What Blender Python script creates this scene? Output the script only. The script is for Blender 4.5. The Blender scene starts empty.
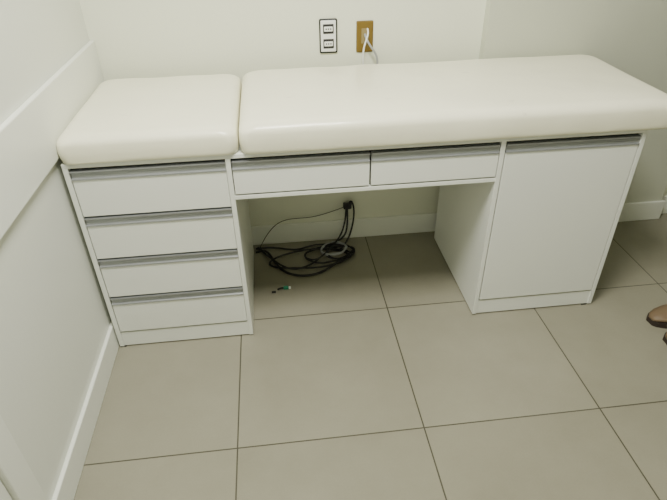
import bpy, bmesh, math, random
from mathutils import Vector, Matrix, noise
random.seed(3)
D=bpy.data; C=bpy.context; col=C.scene.collection

# ---------------- materials ----------------
def mat(name, rgb, rough=0.5, metal=0.0, bump=0.0, bscale=40, var=0.0, vscale=3, coat=0.0, spec=0.5, scuff=0.0):
    m=D.materials.new(name); m.use_nodes=True; nt=m.node_tree; b=nt.nodes['Principled BSDF']
    b.inputs['Base Color'].default_value=(*rgb,1); b.inputs['Roughness'].default_value=rough
    b.inputs['Metallic'].default_value=metal; b.inputs['Coat Weight'].default_value=coat
    b.inputs['Specular IOR Level'].default_value=spec
    tc=nt.nodes.new('ShaderNodeTexCoord')
    if var>0:
        n=nt.nodes.new('ShaderNodeTexNoise'); n.inputs['Scale'].default_value=vscale; n.inputs['Detail'].default_value=6
        nt.links.new(tc.outputs['Object'],n.inputs['Vector'])
        r=nt.nodes.new('ShaderNodeValToRGB'); r.color_ramp.elements[0].position=.3; r.color_ramp.elements[1].position=.7
        r.color_ramp.elements[0].color=(*[c*(1-var) for c in rgb],1); r.color_ramp.elements[1].color=(*[min(1,c*(1+var)) for c in rgb],1)
        nt.links.new(n.outputs['Fac'],r.inputs['Fac']); nt.links.new(r.outputs['Color'],b.inputs['Base Color'])
        if scuff>0:
            # sparse grey-brown scuff marks on the vinyl
            n4=nt.nodes.new('ShaderNodeTexNoise'); n4.inputs['Scale'].default_value=16; n4.inputs['Detail'].default_value=3
            mp=nt.nodes.new('ShaderNodeMapping'); mp.inputs['Scale'].default_value=(.6,1.5,1); mp.inputs['Rotation'].default_value=(0,0,.5)
            nt.links.new(tc.outputs['Object'],mp.inputs['Vector']); nt.links.new(mp.outputs[0],n4.inputs['Vector'])
            mr=nt.nodes.new('ShaderNodeMapRange'); mr.inputs['From Min'].default_value=.70; mr.inputs['From Max'].default_value=.78; mr.inputs['To Max'].default_value=scuff
            nt.links.new(n4.outputs['Fac'],mr.inputs['Value'])
            mx=nt.nodes.new('ShaderNodeMix'); mx.data_type='RGBA'; mx.inputs['B'].default_value=(.45,.42,.33,1)
            nt.links.new(mr.outputs[0],mx.inputs['Factor']); nt.links.new(r.outputs['Color'],mx.inputs['A'])
            nt.links.new(mx.outputs['Result'],b.inputs['Base Color'])
    if bump>0:
        n=nt.nodes.new('ShaderNodeTexNoise'); n.inputs['Scale'].default_value=bscale; n.inputs['Detail'].default_value=4
        nt.links.new(tc.outputs['Object'],n.inputs['Vector'])
        bp=nt.nodes.new('ShaderNodeBump'); bp.inputs['Strength'].default_value=bump; bp.inputs['Distance'].default_value=.01
        nt.links.new(n.outputs['Fac'],bp.inputs['Height']); nt.links.new(bp.outputs['Normal'],b.inputs['Normal'])
    return m
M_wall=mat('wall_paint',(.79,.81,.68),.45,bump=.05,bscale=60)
M_wall_shade=mat('wall_paint_shaded',(.58,.60,.50),.45,bump=.05,bscale=60)  # wall colour darkened to paint in the shade on the right-hand side
M_wallL=mat('wall_paint_left',(.77,.79,.72),.45,bump=.05,bscale=60)
M_trim=mat('trim_white',(.83,.85,.78),.35)
M_ceil=mat('ceiling_paint',(.8,.8,.76),.8)
M_mdf=mat('white_laminate',(.82,.84,.785),.32)
M_vinyl=mat('cream_vinyl',(.90,.88,.70),.30,bump=.28,bscale=8,coat=.12,var=.02,vscale=5,scuff=.5)
M_alu=mat('brushed_aluminium',(.36,.375,.385),.36,.5)
M_dark=mat('dark_gap',(.03,.03,.03),.8)
M_black=mat('black_rubber',(.012,.012,.014),.45)
M_grey=mat('grey_cable',(.35,.36,.37),.5)
M_white=mat('white_plastic',(.85,.86,.84),.35)
M_brass=mat('brass_plate',(.19,.12,.02),.4,.3)
M_green=mat('green_plastic',(.02,.25,.14),.4)

def floor_mat():
    m=D.materials.new('porcelain_tile_floor'); m.use_nodes=True; nt=m.node_tree; b=nt.nodes['Principled BSDF']; L=nt.links
    g=nt.nodes.new('ShaderNodeNewGeometry'); s=nt.nodes.new('ShaderNodeSeparateXYZ'); L.new(g.outputs['Position'],s.inputs[0])
    def mth(op,a,bv=None):
        n=nt.nodes.new('ShaderNodeMath'); n.operation=op
        for i,v in enumerate((a,bv)):
            if v is None: continue
            if isinstance(v,(int,float)): n.inputs[i].default_value=v
            else: L.new(v,n.inputs[i])
        return n.outputs[0]
    T=.602
    fs=[]; ids=[]
    for o,off in ((s.outputs[0],-.198),(s.outputs[1],1.079)):
        u=mth('DIVIDE',mth('SUBTRACT',o,off-T*20),T)
        fr=mth('FRACT',u); ids.append(mth('FLOOR',u))
        e=mth('MINIMUM',fr,mth('SUBTRACT',1.0,fr)); fs.append(e)
    e=mth('MINIMUM',fs[0],fs[1])
    line=mth('LESS_THAN',e,.0023/T)
    cb=nt.nodes.new('ShaderNodeCombineXYZ'); L.new(ids[0],cb.inputs[0]); L.new(ids[1],cb.inputs[1])
    wn=nt.nodes.new('ShaderNodeTexWhiteNoise'); L.new(cb.outputs[0],wn.inputs['Vector'])
    n=nt.nodes.new('ShaderNodeTexNoise'); n.inputs['Scale'].default_value=2.2; n.inputs['Detail'].default_value=8; n.inputs['Roughness'].default_value=.65
    L.new(g.outputs['Position'],n.inputs['Vector'])
    n2=nt.nodes.new('ShaderNodeTexNoise'); n2.inputs['Scale'].default_value=160; n2.inputs['Detail'].default_value=2
    L.new(g.outputs['Position'],n2.inputs['Vector'])
    v=mth('ADD',mth('MULTIPLY',n.outputs['Fac'],.7),mth('ADD',mth('MULTIPLY',n2.outputs['Fac'],.15),mth('MULTIPLY',wn.outputs['Value'],.15)))
    r=nt.nodes.new('ShaderNodeValToRGB'); L.new(v,r.inputs['Fac'])
    r.color_ramp.elements[0].position=.3; r.color_ramp.elements[1].position=.7
    r.color_ramp.elements[0].color=(.236,.224,.168,1); r.color_ramp.elements[1].color=(.306,.292,.226,1)
    mx=nt.nodes.new('ShaderNodeMix'); mx.data_type='RGBA'; L.new(line,mx.inputs['Factor'])
    L.new(r.outputs['Color'],mx.inputs['A']); mx.inputs['B'].default_value=(.07,.065,.045,1)
    L.new(mx.outputs['Result'],b.inputs['Base Color'])
    b.inputs['Roughness'].default_value=.28
    bp=nt.nodes.new('ShaderNodeBump'); bp.inputs['Strength'].default_value=.4; bp.inputs['Distance'].default_value=.002; bp.invert=True
    L.new(line,bp.inputs['Height']); L.new(bp.outputs['Normal'],b.inputs['Normal'])
    return m
M_floor=floor_mat()

# ---------------- helpers ----------------
def link(ob,parent=None):
    col.objects.link(ob)
    if parent: ob.parent=parent
    return ob
def empty(name,loc=(0,0,0)):
    e=D.objects.new(name,None); e.location=loc; col.objects.link(e); return e
def box(name,x0,x1,y0,y1,z0,z1,m,parent=None,bev=0.0,seg=2):
    bm=bmesh.new(); bmesh.ops.create_cube(bm,size=1)
    for v in bm.verts:
        v.co=Vector(((v.co.x+.5)*(x1-x0)+x0,(v.co.y+.5)*(y1-y0)+y0,(v.co.z+.5)*(z1-z0)+z0))
    if bev>0: bmesh.ops.bevel(bm,geom=bm.edges[:],offset=bev,segments=seg,affect='EDGES',profile=.5)
    me=D.meshes.new(name); bm.to_mesh(me); bm.free(); me.materials.append(m)
    return link(D.objects.new(name,me),parent)
def extrude_x(name,prof,x0,x1,m,parent=None):
    """closed YZ profile extruded along X"""
    bm=bmesh.new(); a=[bm.verts.new((x0,y,z)) for y,z in prof]; b=[bm.verts.new((x1,y,z)) for y,z in prof]
    n=len(prof)
    for i in range(n): bm.faces.new((a[i],a[(i+1)%n],b[(i+1)%n],b[i]))
    bm.faces.new(a[::-1]); bm.faces.new(b)
    bmesh.ops.recalc_face_normals(bm,faces=bm.faces[:])
    me=D.meshes.new(name); bm.to_mesh(me); bm.free(); me.materials.append(m)
    return link(D.objects.new(name,me),parent)
def loft(name,rings,m,parent=None,cap=True,smooth=True):
    bm=bmesh.new(); R=[[bm.verts.new(p) for p in r] for r in rings]
    for i in range(len(R)-1):
        a,b=R[i],R[i+1]; n=len(a)
        for j in range(n): bm.faces.new((a[j],a[(j+1)%n],b[(j+1)%n],b[j]))
    if cap: bm.faces.new(R[0][::-1]); bm.faces.new(R[-1])
    bmesh.ops.recalc_face_normals(bm,faces=bm.faces[:])
    for f in bm.faces: f.smooth=smooth
    me=D.meshes.new(name); bm.to_mesh(me); bm.free(); me.materials.append(m)
    return link(D.objects.new(name,me),parent)
def cable(name,pts,r,m,parent=None):
    cu=D.curves.new(name,'CURVE'); cu.dimensions='3D'; cu.bevel_depth=r; cu.bevel_resolution=3; cu.resolution_u=8
    s=cu.splines.new('NURBS'); s.points.add(len(pts)-1)
    for p,q in zip(s.points,pts): p.co=(*q,1)
    s.order_u=4; s.use_endpoint_u=True
    cu.materials.append(m); return link(D.objects.new(name,cu),parent)

# ---------------- room ----------------
XL=-.68; YB=2.245; YP=2.200; XP0=.875; XP1=1.93; XR=4.2; YF=-1.6; ZC=2.65
box('floor',XL-.1,XR+.1,YF-.1,YB+.1,-.1,0,M_floor)
box('ceiling',XL-.1,XR+.1,YF-.1,YB+.1,ZC,ZC+.1,M_ceil)
box('wall_left',XL-.1,XL,YF-.1,YB+.1,0,ZC,M_wallL)
box('wall_right',XR,XR+.1,YF-.1,YB+.1,0,ZC,M_wall_shade)
box('wall_back',XL,XR,YB,YB+.1,0,ZC,M_wall)
box('wall_front',XL,XR,YF-.1,YF,0,ZC,M_wall)
box('wall_pillar',XP0,XP1,YP,YB,0,ZC,M_wall_shade)
BH=.105
box('baseboard_left',XL,XL+.014,.863,YB,0,BH,M_trim,bev=.003)
box('baseboard_back',XL+.014,XP0,YB-.014,YB,0,BH,M_trim,bev=.003)
box('baseboard_pillar',XP0-.014,XP1+.014,YP-.014,YP,0,BH,M_trim,bev=.003)
box('baseboard_back_right',XP1+.014,XR,YB-.014,YB,0,BH,M_trim,bev=.003)
box('baseboard_right',XR-.014,XR,YF,YB-.014,0,BH,M_trim,bev=.003)
# chair rail board on left wall
box('trim_1',XL,XL+.018,.863,YB,.785,.985,M_trim,bev=.004)
# door and casing on left wall, near the camera
box('trim_2',XL,XL+.025,.785,.863,0,2.15,M_trim,None,.004)
box('trim_3',XL,XL+.025,-.10,-.02,0,2.15,M_trim,None,.004)
box('trim_4',XL,XL+.025,-.02,.785,2.07,2.15,M_trim,None,.004)
dr=empty('door_1')
box('leaf',XL+.001,XL+.012,-.018,.783,.005,2.068,M_trim,dr,.002)
loft('knob',[[(XL+.012+dx,.05+rr_*math.cos(k*math.pi/8),1.0+rr_*math.sin(k*math.pi/8)) for k in range(16)] for dx,rr_ in ((0,.026),(.004,.026),(.006,.01),(.03,.01),(.034,.022),(.05,.026),(.06,.018),(.062,.004))],M_alu,dr)

# ---------------- examination table ----------------
tb=empty('examination_table')
X0=-.660; X1=1.248; XA=-.150; XB=.738; F=1.589; BK=2.165; ZT=.770; t=.016
box('top_board',X0,X1,F,BK,ZT-.015,ZT,M_mdf,tb,.0015)
Z0=.006
for nm,a,b in (('left_outer',X0,X0+t),('left_inner',XA-t,XA),('right_inner',XB,XB+t),('right_outer',X1-t,X1)):
    box('side_'+nm,a,b,F,BK,Z0,ZT-.015,M_mdf,tb,.001)
for nm,a,b in (('left',X0+t,XA-t),('right',XB+t,X1-t)):
    box('plinth_'+nm,a,b,F+.004,F+.02,Z0,.072,M_mdf,tb,.001)
    box('cabinet_back_'+nm,a,b,BK-.01,BK-.002,Z0,ZT-.015,M_mdf,tb)
    box('gap_shade_sheet_'+nm,a,b,F+.022,F+.024,.06,ZT-.016,M_dark,tb)  # thin dark sheet behind the fronts, paints the shade in their gaps
    box('cabinet_bottom_'+nm,a,b,F+.025,BK-.012,.06,.076,M_mdf,tb)
for i,(x,y) in enumerate([(X0+.03,F+.035),(XA-.03,F+.035),(XB+.03,F+.035),(X1-.03,F+.035),(X0+.03,BK-.05),(XA-.03,BK-.05),(XB+.03,BK-.05),(X1-.03,BK-.05)]):
    rings=[[(x+.014*math.cos(k*math.pi/8)*s,y+.014*math.sin(k*math.pi/8)*s,z) for k in range(16)] for s,z in ((1,0.0),(1.0,.003),(.8,.006))]
    loft('foot_%d'%i,rings,M_black,tb,smooth=False)
for i,x in enumerate((X0+.012,X1-.03)):
    box('glide_%d'%i,x-.01,x+.01,F+.002,F+.022,0,.0065,M_black,tb)

def front(nm,x0,x1,z0,z1):
    hh=.030
    box(nm+'_panel',x0,x1,F,F+.016,z0,z1-hh,M_mdf,tb,.0012)
    zt=z1; zb=z1-hh
    prof=[(F-.003,zb-.001),(F-.003,zb+.003),(F+.004,zb+.006),(F+.006,zb+.013),(F+.005,zt-.008),(F-.001,zt-.006),(F-.003,zt-.0045),(F-.003,zt-.001),(F+.016,zt-.001),(F+.016,zb-.001)]
    extrude_x(nm+'_handle',prof,x0,x1,M_alu,tb)
g=.003
for i in range(4):
    zb=.080+.168*i
    front('drawer_%d'%(i+1),X0+t+g,XA-t-g+.002,zb,zb+.162)
xm=(XA+XB)/2+.006
front('drawer_5',XA+g,xm-.003,.628,.746)
front('drawer_6',xm+.003,XB-g,.628,.746)
box('middle_rail_bottom',XA,XB,F+.001,BK,.608,.622,M_mdf,tb,.001)
box('gap_shade_middle',XA,XB,F+.018,F+.020,.622,ZT-.016,M_dark,tb)  # dark sheet standing in for shade between the middle drawers
box('middle_back',XA,XB,BK-.016,BK,.622,ZT-.015,M_mdf,tb)
front('cabinet_door',XB+t+.004,X1-t-.003,.080,.746)

# cushions
def cushion(nm,x0,x1,y0,y1,z0,h,r=.045,cr=.05,dome=.006,seed=0):
    cx,cy=(x0+x1)/2,(y0+y1)/2
    def rr(ins,z,rad):
        a,b=(x1-x0)/2-ins,(y1-y0)/2-ins; rad=min(max(rad,.005),min(a,b)*.95); pts=[]
        NS=40
        for q,(sx,sy) in enumerate(((1,1),(-1,1),(-1,-1),(1,-1))):
            c0=Vector((cx+sx*(a-rad),cy+sy*(b-rad)))
            for k in range(9):
                th=math.pi/2*q+math.pi/2*k/8
                pts.append(Vector((c0.x+rad*math.cos(th),c0.y+rad*math.sin(th),z)))
            nsx,nsy=((-1,1),(-1,-1),(1,-1),(1,1))[q]
            thn=math.pi/2*(q+1)
            e=Vector((cx+nsx*(a-rad)+rad*math.cos(thn),cy+nsy*(b-rad)+rad*math.sin(thn),z))
            s0=pts[-1].copy()
            for k in range(1,NS): pts.append(s0.lerp(e,k/NS))
        return pts
    rings=[rr(.03,z0,cr),rr(.006,z0,cr),rr(.003,z0+.002,cr),rr(.001,z0+.008,cr),rr(.0,z0+.016,cr)]
    hs=h-r*.8
    rings.append(rr(-.002,z0+max(.025,hs*.7),cr))
    K=9
    for k in range(K+1):
        th=math.pi/2*k/K
        rings.append(rr(r*(1-math.cos(th)),z0+hs+r*.8*math.sin(th),cr+ r*.4*math.sin(th)))
    last=rings[-1]; zt=last[0].z
    for f in (.985,.96,.93,.89,.84,.78,.71,.63,.54,.44,.33,.2,.08):
        rings.append([Vector((cx+(p.x-cx)*f,cy+(p.y-cy)*f,zt+dome*(1-f**3))) for p in last])
    for ring in rings[3:]:
        for p in ring:
            n1=noise.noise(Vector((p.x*9+seed,p.y*9,p.z*4)))
            n2=noise.noise(Vector((p.x*3+seed,p.y*3,2)))
            edge=min(1,max(0,1-(min(p.x-x0,x1-p.x,p.y-y0,y1-p.y))/.10))
            p.z+=n2*.004*(1-edge)+n1*.002
            if edge>0:
                p.y+=math.copysign(1,p.y-cy)*n1*.003*edge
    return loft(nm,rings,M_vinyl,tb)
cushion('headrest_cushion',-.660,-.120,1.576,2.190,ZT+.001,.087,r=.038,cr=.035,dome=.004,seed=1)
cushion('mattress_cushion',-.114,1.340,1.570,2.185,ZT+.001,.098,r=.042,cr=.035,dome=.004,seed=7)

# ---------------- outlets ----------------
yo=YB
o=empty('wall_outlet')
ox,oz=.238,.963
box('plate_edge',ox-.036,ox+.036,yo-.006,yo,oz-.065,oz+.065,M_black,o,.006)
box('plate',ox-.031,ox+.031,yo-.009,yo-.001,oz-.060,oz+.060,M_white,o,.004)
for k,dz in enumerate((.028,-.028)):
    box('socket_rim_%d'%k,ox-.022,ox+.022,yo-.0105,yo-.005,oz+dz-.019,oz+dz+.019,M_black,o,.003)
    box('socket_face_%d'%k,ox-.018,ox+.018,yo-.0115,yo-.005,oz+dz-.010,oz+dz+.010,M_white,o,.003)
    for j in (-1,0,1):
        box('pin_%d_%d'%(k,j),ox+j*.009-.0025,ox+j*.009+.0025,yo-.0125,yo-.006,oz+dz-.0025,oz+dz+.0025,M_dark,o)
w=empty('wall_junction_plate')
jx,jz=.385,.955
box('plate',jx-.034,jx+.034,yo-.005,yo,jz-.060,jz+.060,M_brass,w,.004)
box('box_opening',jx-.014,jx+.016,yo-.007,yo-.003,jz-.026,jz+.032,mat('brass_inner',(.26,.20,.08),.6),w,.002)
cable('cable_white',[(jx+.01,yo-.003,jz+.03),(jx+.015,yo-.03,jz+.02),(jx-.012,yo-.03,jz-.03),(jx-.008,yo-.025,jz-.1),(jx-.0,yo-.02,jz-.2),(jx,yo-.02,.5),(jx-.02,yo-.02,.3)],.0035,M_white,w)
cable('cable_grey',[(jx,yo-.003,jz+.01),(jx,yo-.03,jz-.0),(jx+.02,yo-.035,jz-.035),(jx+.052,yo-.03,jz-.07),(jx+.050,yo-.03,jz-.13),(jx+.04,yo-.02,.7),(jx+.02,yo-.02,.6),(jx-.0,yo-.02,.3)],.0042,M_grey,w)

# ---------------- cables on floor ----------------
cb=empty('coiled_cables')
def coil(nm,cx,cy,a,b,turns,r,m,ph=0,z=.008,jit=.03,tail=None,rot=0,head=None):
    pts=list(head or []); n=int(turns*12)
    for i in range(n):
        th=ph+2*math.pi*i/12
        x=a*math.cos(th)*(1+random.uniform(-jit,jit)*3); y=b*math.sin(th)*(1+random.uniform(-jit,jit)*6)
        pts.append((cx+x*math.cos(rot)-y*math.sin(rot),cy+x*math.sin(rot)+y*math.cos(rot),z+.010*(i/n)*turns*.6+random.uniform(0,.004)))
    if tail: pts+=tail
    return cable(nm,pts,r,m,cb)
coil('black_coil_1',.11,2.06,.20,.075,1.4,.0045,M_black,ph=0,rot=.08,tail=[(.3,2.16,.03),(.31,2.2,.08),(.31,2.21,.18)])
coil('black_coil_2',.21,2.09,.12,.065,1.6,.0042,M_black,ph=1,rot=.1,tail=[(.28,2.17,.05),(.3,2.2,.12),(.305,2.21,.2)])
coil('grey_coil',.23,2.11,.065,.05,2.0,.0040,M_grey,ph=2,rot=.2,z=.020)
coil('black_coil_3',.26,2.09,.07,.055,1.8,.004,M_black,ph=.5,rot=.4,z=.012)
cable('loose_cord_1',[(-.14,2.16,.006),(-.10,2.18,.006),(-.07,2.14,.006),(-.05,2.04,.006),(.01,1.955,.006),(.10,1.935,.006),(.17,1.965,.006),(.23,2.01,.012),(.28,2.05,.02),(.32,2.09,.02)],.0055,M_black,cb)
cable('loose_cord_2',[(-.14,2.19,.006),(-.08,2.19,.012),(-.01,2.175,.006),(.06,2.15,.006),(.10,2.175,.006),(.18,2.185,.012),(.26,2.15,.02)],.0045,M_black,cb)
cable('loose_cord_3',[(-.13,2.20,.006),(-.08,2.10,.014),(-.01,2.0,.014),(.05,1.985,.01),(.12,2.02,.01),(.15,2.05,.015)],.0045,M_black,cb)
cable('thin_cable_on_wall',[(-.12,2.2,.006),(-.06,2.215,.12),(.03,2.222,.15),(.13,2.222,.135),(.22,2.222,.16),(.29,2.22,.185)],.0018,M_black,cb)
box('plug_body',.29,.33,2.195,2.222,.185,.215,M_black,cb,.006)
cable('plug_cord',[(.315,2.21,.20),(.325,2.215,.235),(.345,2.21,.2),(.34,2.2,.1),(.30,2.15,.02),(.26,2.12,.012)],.0045,M_black,cb)
cn=empty('network_connector')
cable('lead',[(-.045,1.86,.006),(-.03,1.872,.006),(-.02,1.867,.006)],.004,M_black,cn)
box('body',-.02,.002,1.860,1.874,0,.012,M_green,cn,.002)
box('tip',.002,.012,1.862,1.872,0,.010,M_white,cn,.002)
box('clip',-.072,-.054,1.842,1.852,0,.006,M_black,cn,.001)

# ---------------- person (mostly outside frame; shoe tips visible) ----------------
P=empty('person')
M_tan=mat('tan_leather',(.17,.115,.065),.55,bump=.2,bscale=60)
M_sole=mat('dark_sole',(.03,.02,.015),.7)
M_jean=mat('dark_trousers',(.03,.035,.05),.85,bump=.3,bscale=200)
M_shirt=mat('grey_shirt',(.30,.31,.33),.85,bump=.2,bscale=120)
M_skin=mat('skin',(.45,.26,.17),.5)
M_hair=mat('dark_hair',(.02,.013,.01),.6,bump=.6,bscale=90)
def shoe(nm,tipx,cy,ang):
    prof=[(0,.012,.030),(.012,.026,.040),(.04,.040,.047),(.08,.047,.055),(.12,.045,.066),(.16,.039,.080),(.20,.036,.092),(.24,.035,.095),(.265,.028,.092),(.275,.014,.080)]
    def tr(x,y,z):
        x-=.1; 
        return (tipx+.1+x*math.cos(ang)-y*math.sin(ang),cy+x*math.sin(ang)+y*math.cos(ang),z)
    rings=[]
    for s,wd,h in prof:
        ring=[]
        for k in range(20):
            th=2*math.pi*k/20; c,sn=math.cos(th),math.sin(th)
            y=wd*(abs(c)**.8)*(1 if c>0 else -1)*(1-.25*max(0,sn))
            z=.018+(h-.018)*(.5+.5*sn)
            ring.append(tr(s,y,z))
        rings.append(ring)
    loft(nm+'_upper',rings,M_tan,P)
    poly=[(s,wd+.004) for s,wd,h in prof]; poly=poly+[(s,-w_) for s,w_ in poly[::-1]]
    rings=[[tr(s,y,z) for s,y in poly] for z in (0.0,.004,.02,.022)]
    loft(nm+'_sole',rings,M_sole,P,smooth=False)
    pts=[tr(.11,.046*math.cos(a),.03+.042*max(0,math.sin(a))) for a in [math.pi*k/10 for k in range(11)]]
    cable(nm+'_strap',pts,.005,M_sole,P)
shoe('shoe_1',1.418,1.460,.08); shoe('shoe_2',1.412,1.335,-.05)
def skin(nm,verts,edges,rad,m,root=0,sub=2):
    me=D.meshes.new(nm); me.from_pydata(verts,edges,[]); ob=link(D.objects.new(nm,me),P)
    sk=ob.modifiers.new('skin','SKIN')
    for v,r in zip(me.skin_vertices[0].data,rad): v.radius=r if isinstance(r,tuple) else (r,r)
    me.skin_vertices[0].data[root].use_root=True
    sk.use_smooth_shade=True
    s=ob.modifiers.new('sub','SUBSURF'); s.levels=sub; s.render_levels=sub
    me.materials.append(m); return ob
bx=1.655
skin('trousers',[(bx,1.4,.90),(bx,1.47,.86),(bx-.005,1.47,.50),(bx+.0,1.465,.06),(bx,1.33,.86),(bx-.01,1.33,.50),(bx-.025,1.335,.06),(bx,1.4,1.0)],
     [(0,1),(1,2),(2,3),(0,4),(4,5),(5,6),(0,7)],[.11,.085,.065,.05,.085,.065,.05,.12],M_jean)
skin('shirt',[(bx,1.4,.95),(bx,1.4,1.15),(bx,1.4,1.36),(bx,1.4,1.42),(bx,1.56,1.37),(bx+.01,1.62,1.1),(bx,1.24,1.37),(bx+.01,1.18,1.1)],
     [(0,1),(1,2),(2,3),(2,4),(4,5),(2,6),(6,7)],[(.13,.11),(.12,.10),(.12,.10),.06,.06,.045,.06,.045],M_shirt)
for nm,y,s in (('left',1.62,1),('right',1.18,-1)):
    skin('forearm_'+nm,[(bx+.01,y,1.13),(bx-.02,y+.01*s,.96),(bx-.05,y,.86),(bx-.06,y,.80)],[(0,1),(1,2),(2,3)],[.038,.034,.026,(.022,.034)],M_skin)
    for k in range(4):
        fx=bx-.085+.018*k; ln=(.068,.078,.074,.058)[k]
        skin('finger_%s_%d'%(nm,k),[(fx,y,.815),(fx,y,.79),(fx-.003,y-.004*s,.79-ln*.5),(fx-.002,y-.014*s,.79-ln)],[(0,1),(1,2),(2,3)],[.009,.009,.008,.006],M_skin,sub=1)
    skin('thumb_'+nm,[(bx-.07,y,.84),(bx-.095,y-.01*s,.815),(bx-.10,y-.018*s,.785)],[(0,1),(1,2)],[.012,.010,.008],M_skin,sub=1)
skin('neck',[(bx,1.4,1.38),(bx-.005,1.4,1.48),(bx-.01,1.4,1.54)],[(0,1),(1,2)],[.055,.05,.05],M_skin)
def ell(nm,c,r,m,f=None):
    bm=bmesh.new(); bmesh.ops.create_uvsphere(bm,u_segments=28,v_segments=20,radius=1)
    for v in bm.verts:
        p=v.co.copy()
        if f: p=f(p)
        v.co=Vector((c[0]+p.x*r[0],c[1]+p.y*r[1],c[2]+p.z*r[2]))
    for q in bm.faces: q.smooth=True
    me=D.meshes.new(nm); bm.to_mesh(me); bm.free(); me.materials.append(m); return link(D.objects.new(nm,me),P)
def hf(p):
    if p.z<0: p.y*=1+.25*p.z; p.x*=1+.15*p.z if p.x>0 else 1
    return p
hc=(bx-.02,1.4,1.60)
ell('head',hc,(.095,.075,.115),M_skin,hf)
ell('hair',(hc[0]+.018,1.4,1.622),(.096,.084,.108),M_hair)
ell('nose',(hc[0]-.095,1.4,1.585),(.018,.013,.024),M_skin)
ell('mouth',(hc[0]-.083,1.4,1.545),(.010,.024,.006),mat('lips',(.35,.12,.10),.5))
for s in (-1,1):
    ell('eye_%d'%(s+1),(hc[0]-.082,1.4+s*.03,1.605),(.010,.014,.008),M_white)
    ell('iris_%d'%(s+1),(hc[0]-.090,1.4+s*.03,1.605),(.004,.006,.006),M_sole)
    ell('ear_%d'%(s+1),(hc[0]+.005,1.4+s*.076,1.595),(.018,.010,.030),M_skin)

# ---------------- lights ----------------
lp=empty('ceiling_light')
M_em=D.materials.new('led_panel'); M_em.use_nodes=True
b=M_em.node_tree.nodes['Principled BSDF']; b.inputs['Emission Color'].default_value=(1,.98,.88,1); b.inputs['Emission Strength'].default_value=4
LX,LY=.10,.85
box('panel',LX-.3,LX+.3,LY-.3,LY+.3,ZC-.03,ZC,M_em,lp,.004)
def area(nm,loc,sx,sy,e,colr=(1,.98,.89)):
    l=D.lights.new(nm,'AREA'); l.shape='RECTANGLE'; l.size=sx; l.size_y=sy; l.energy=e; l.color=colr
    o_=D.objects.new(nm,l); o_.location=loc; col.objects.link(o_); return o_
a=area('ceiling_panel_lamp',(LX,LY,ZC-.04),.6,.6,70); a.parent=lp
wd=D.worlds.new('World'); C.scene.world=wd; wd.use_nodes=True
wd.node_tree.nodes['Background'].inputs[0].default_value=(.8,.85,.9,1); wd.node_tree.nodes['Background'].inputs[1].default_value=.3

# ---------------- camera ----------------
f=Vector((.0892,.8205,-.5643)).normalized(); r=Vector((.993,-.1167,-.0152)); r=(r-f*r.dot(f)).normalized(); u=r.cross(f)
cam=D.cameras.new('camera'); cam.sensor_width=36; cam.lens=538/667*36; cam.clip_start=.02
co=D.objects.new('camera',cam); col.objects.link(co)
mw=Matrix((( r.x,u.x,-f.x,0),(r.y,u.y,-f.y,0),(r.z,u.z,-f.z,1.47),(0,0,0,1)))
co.matrix_world=mw
C.scene.camera=co
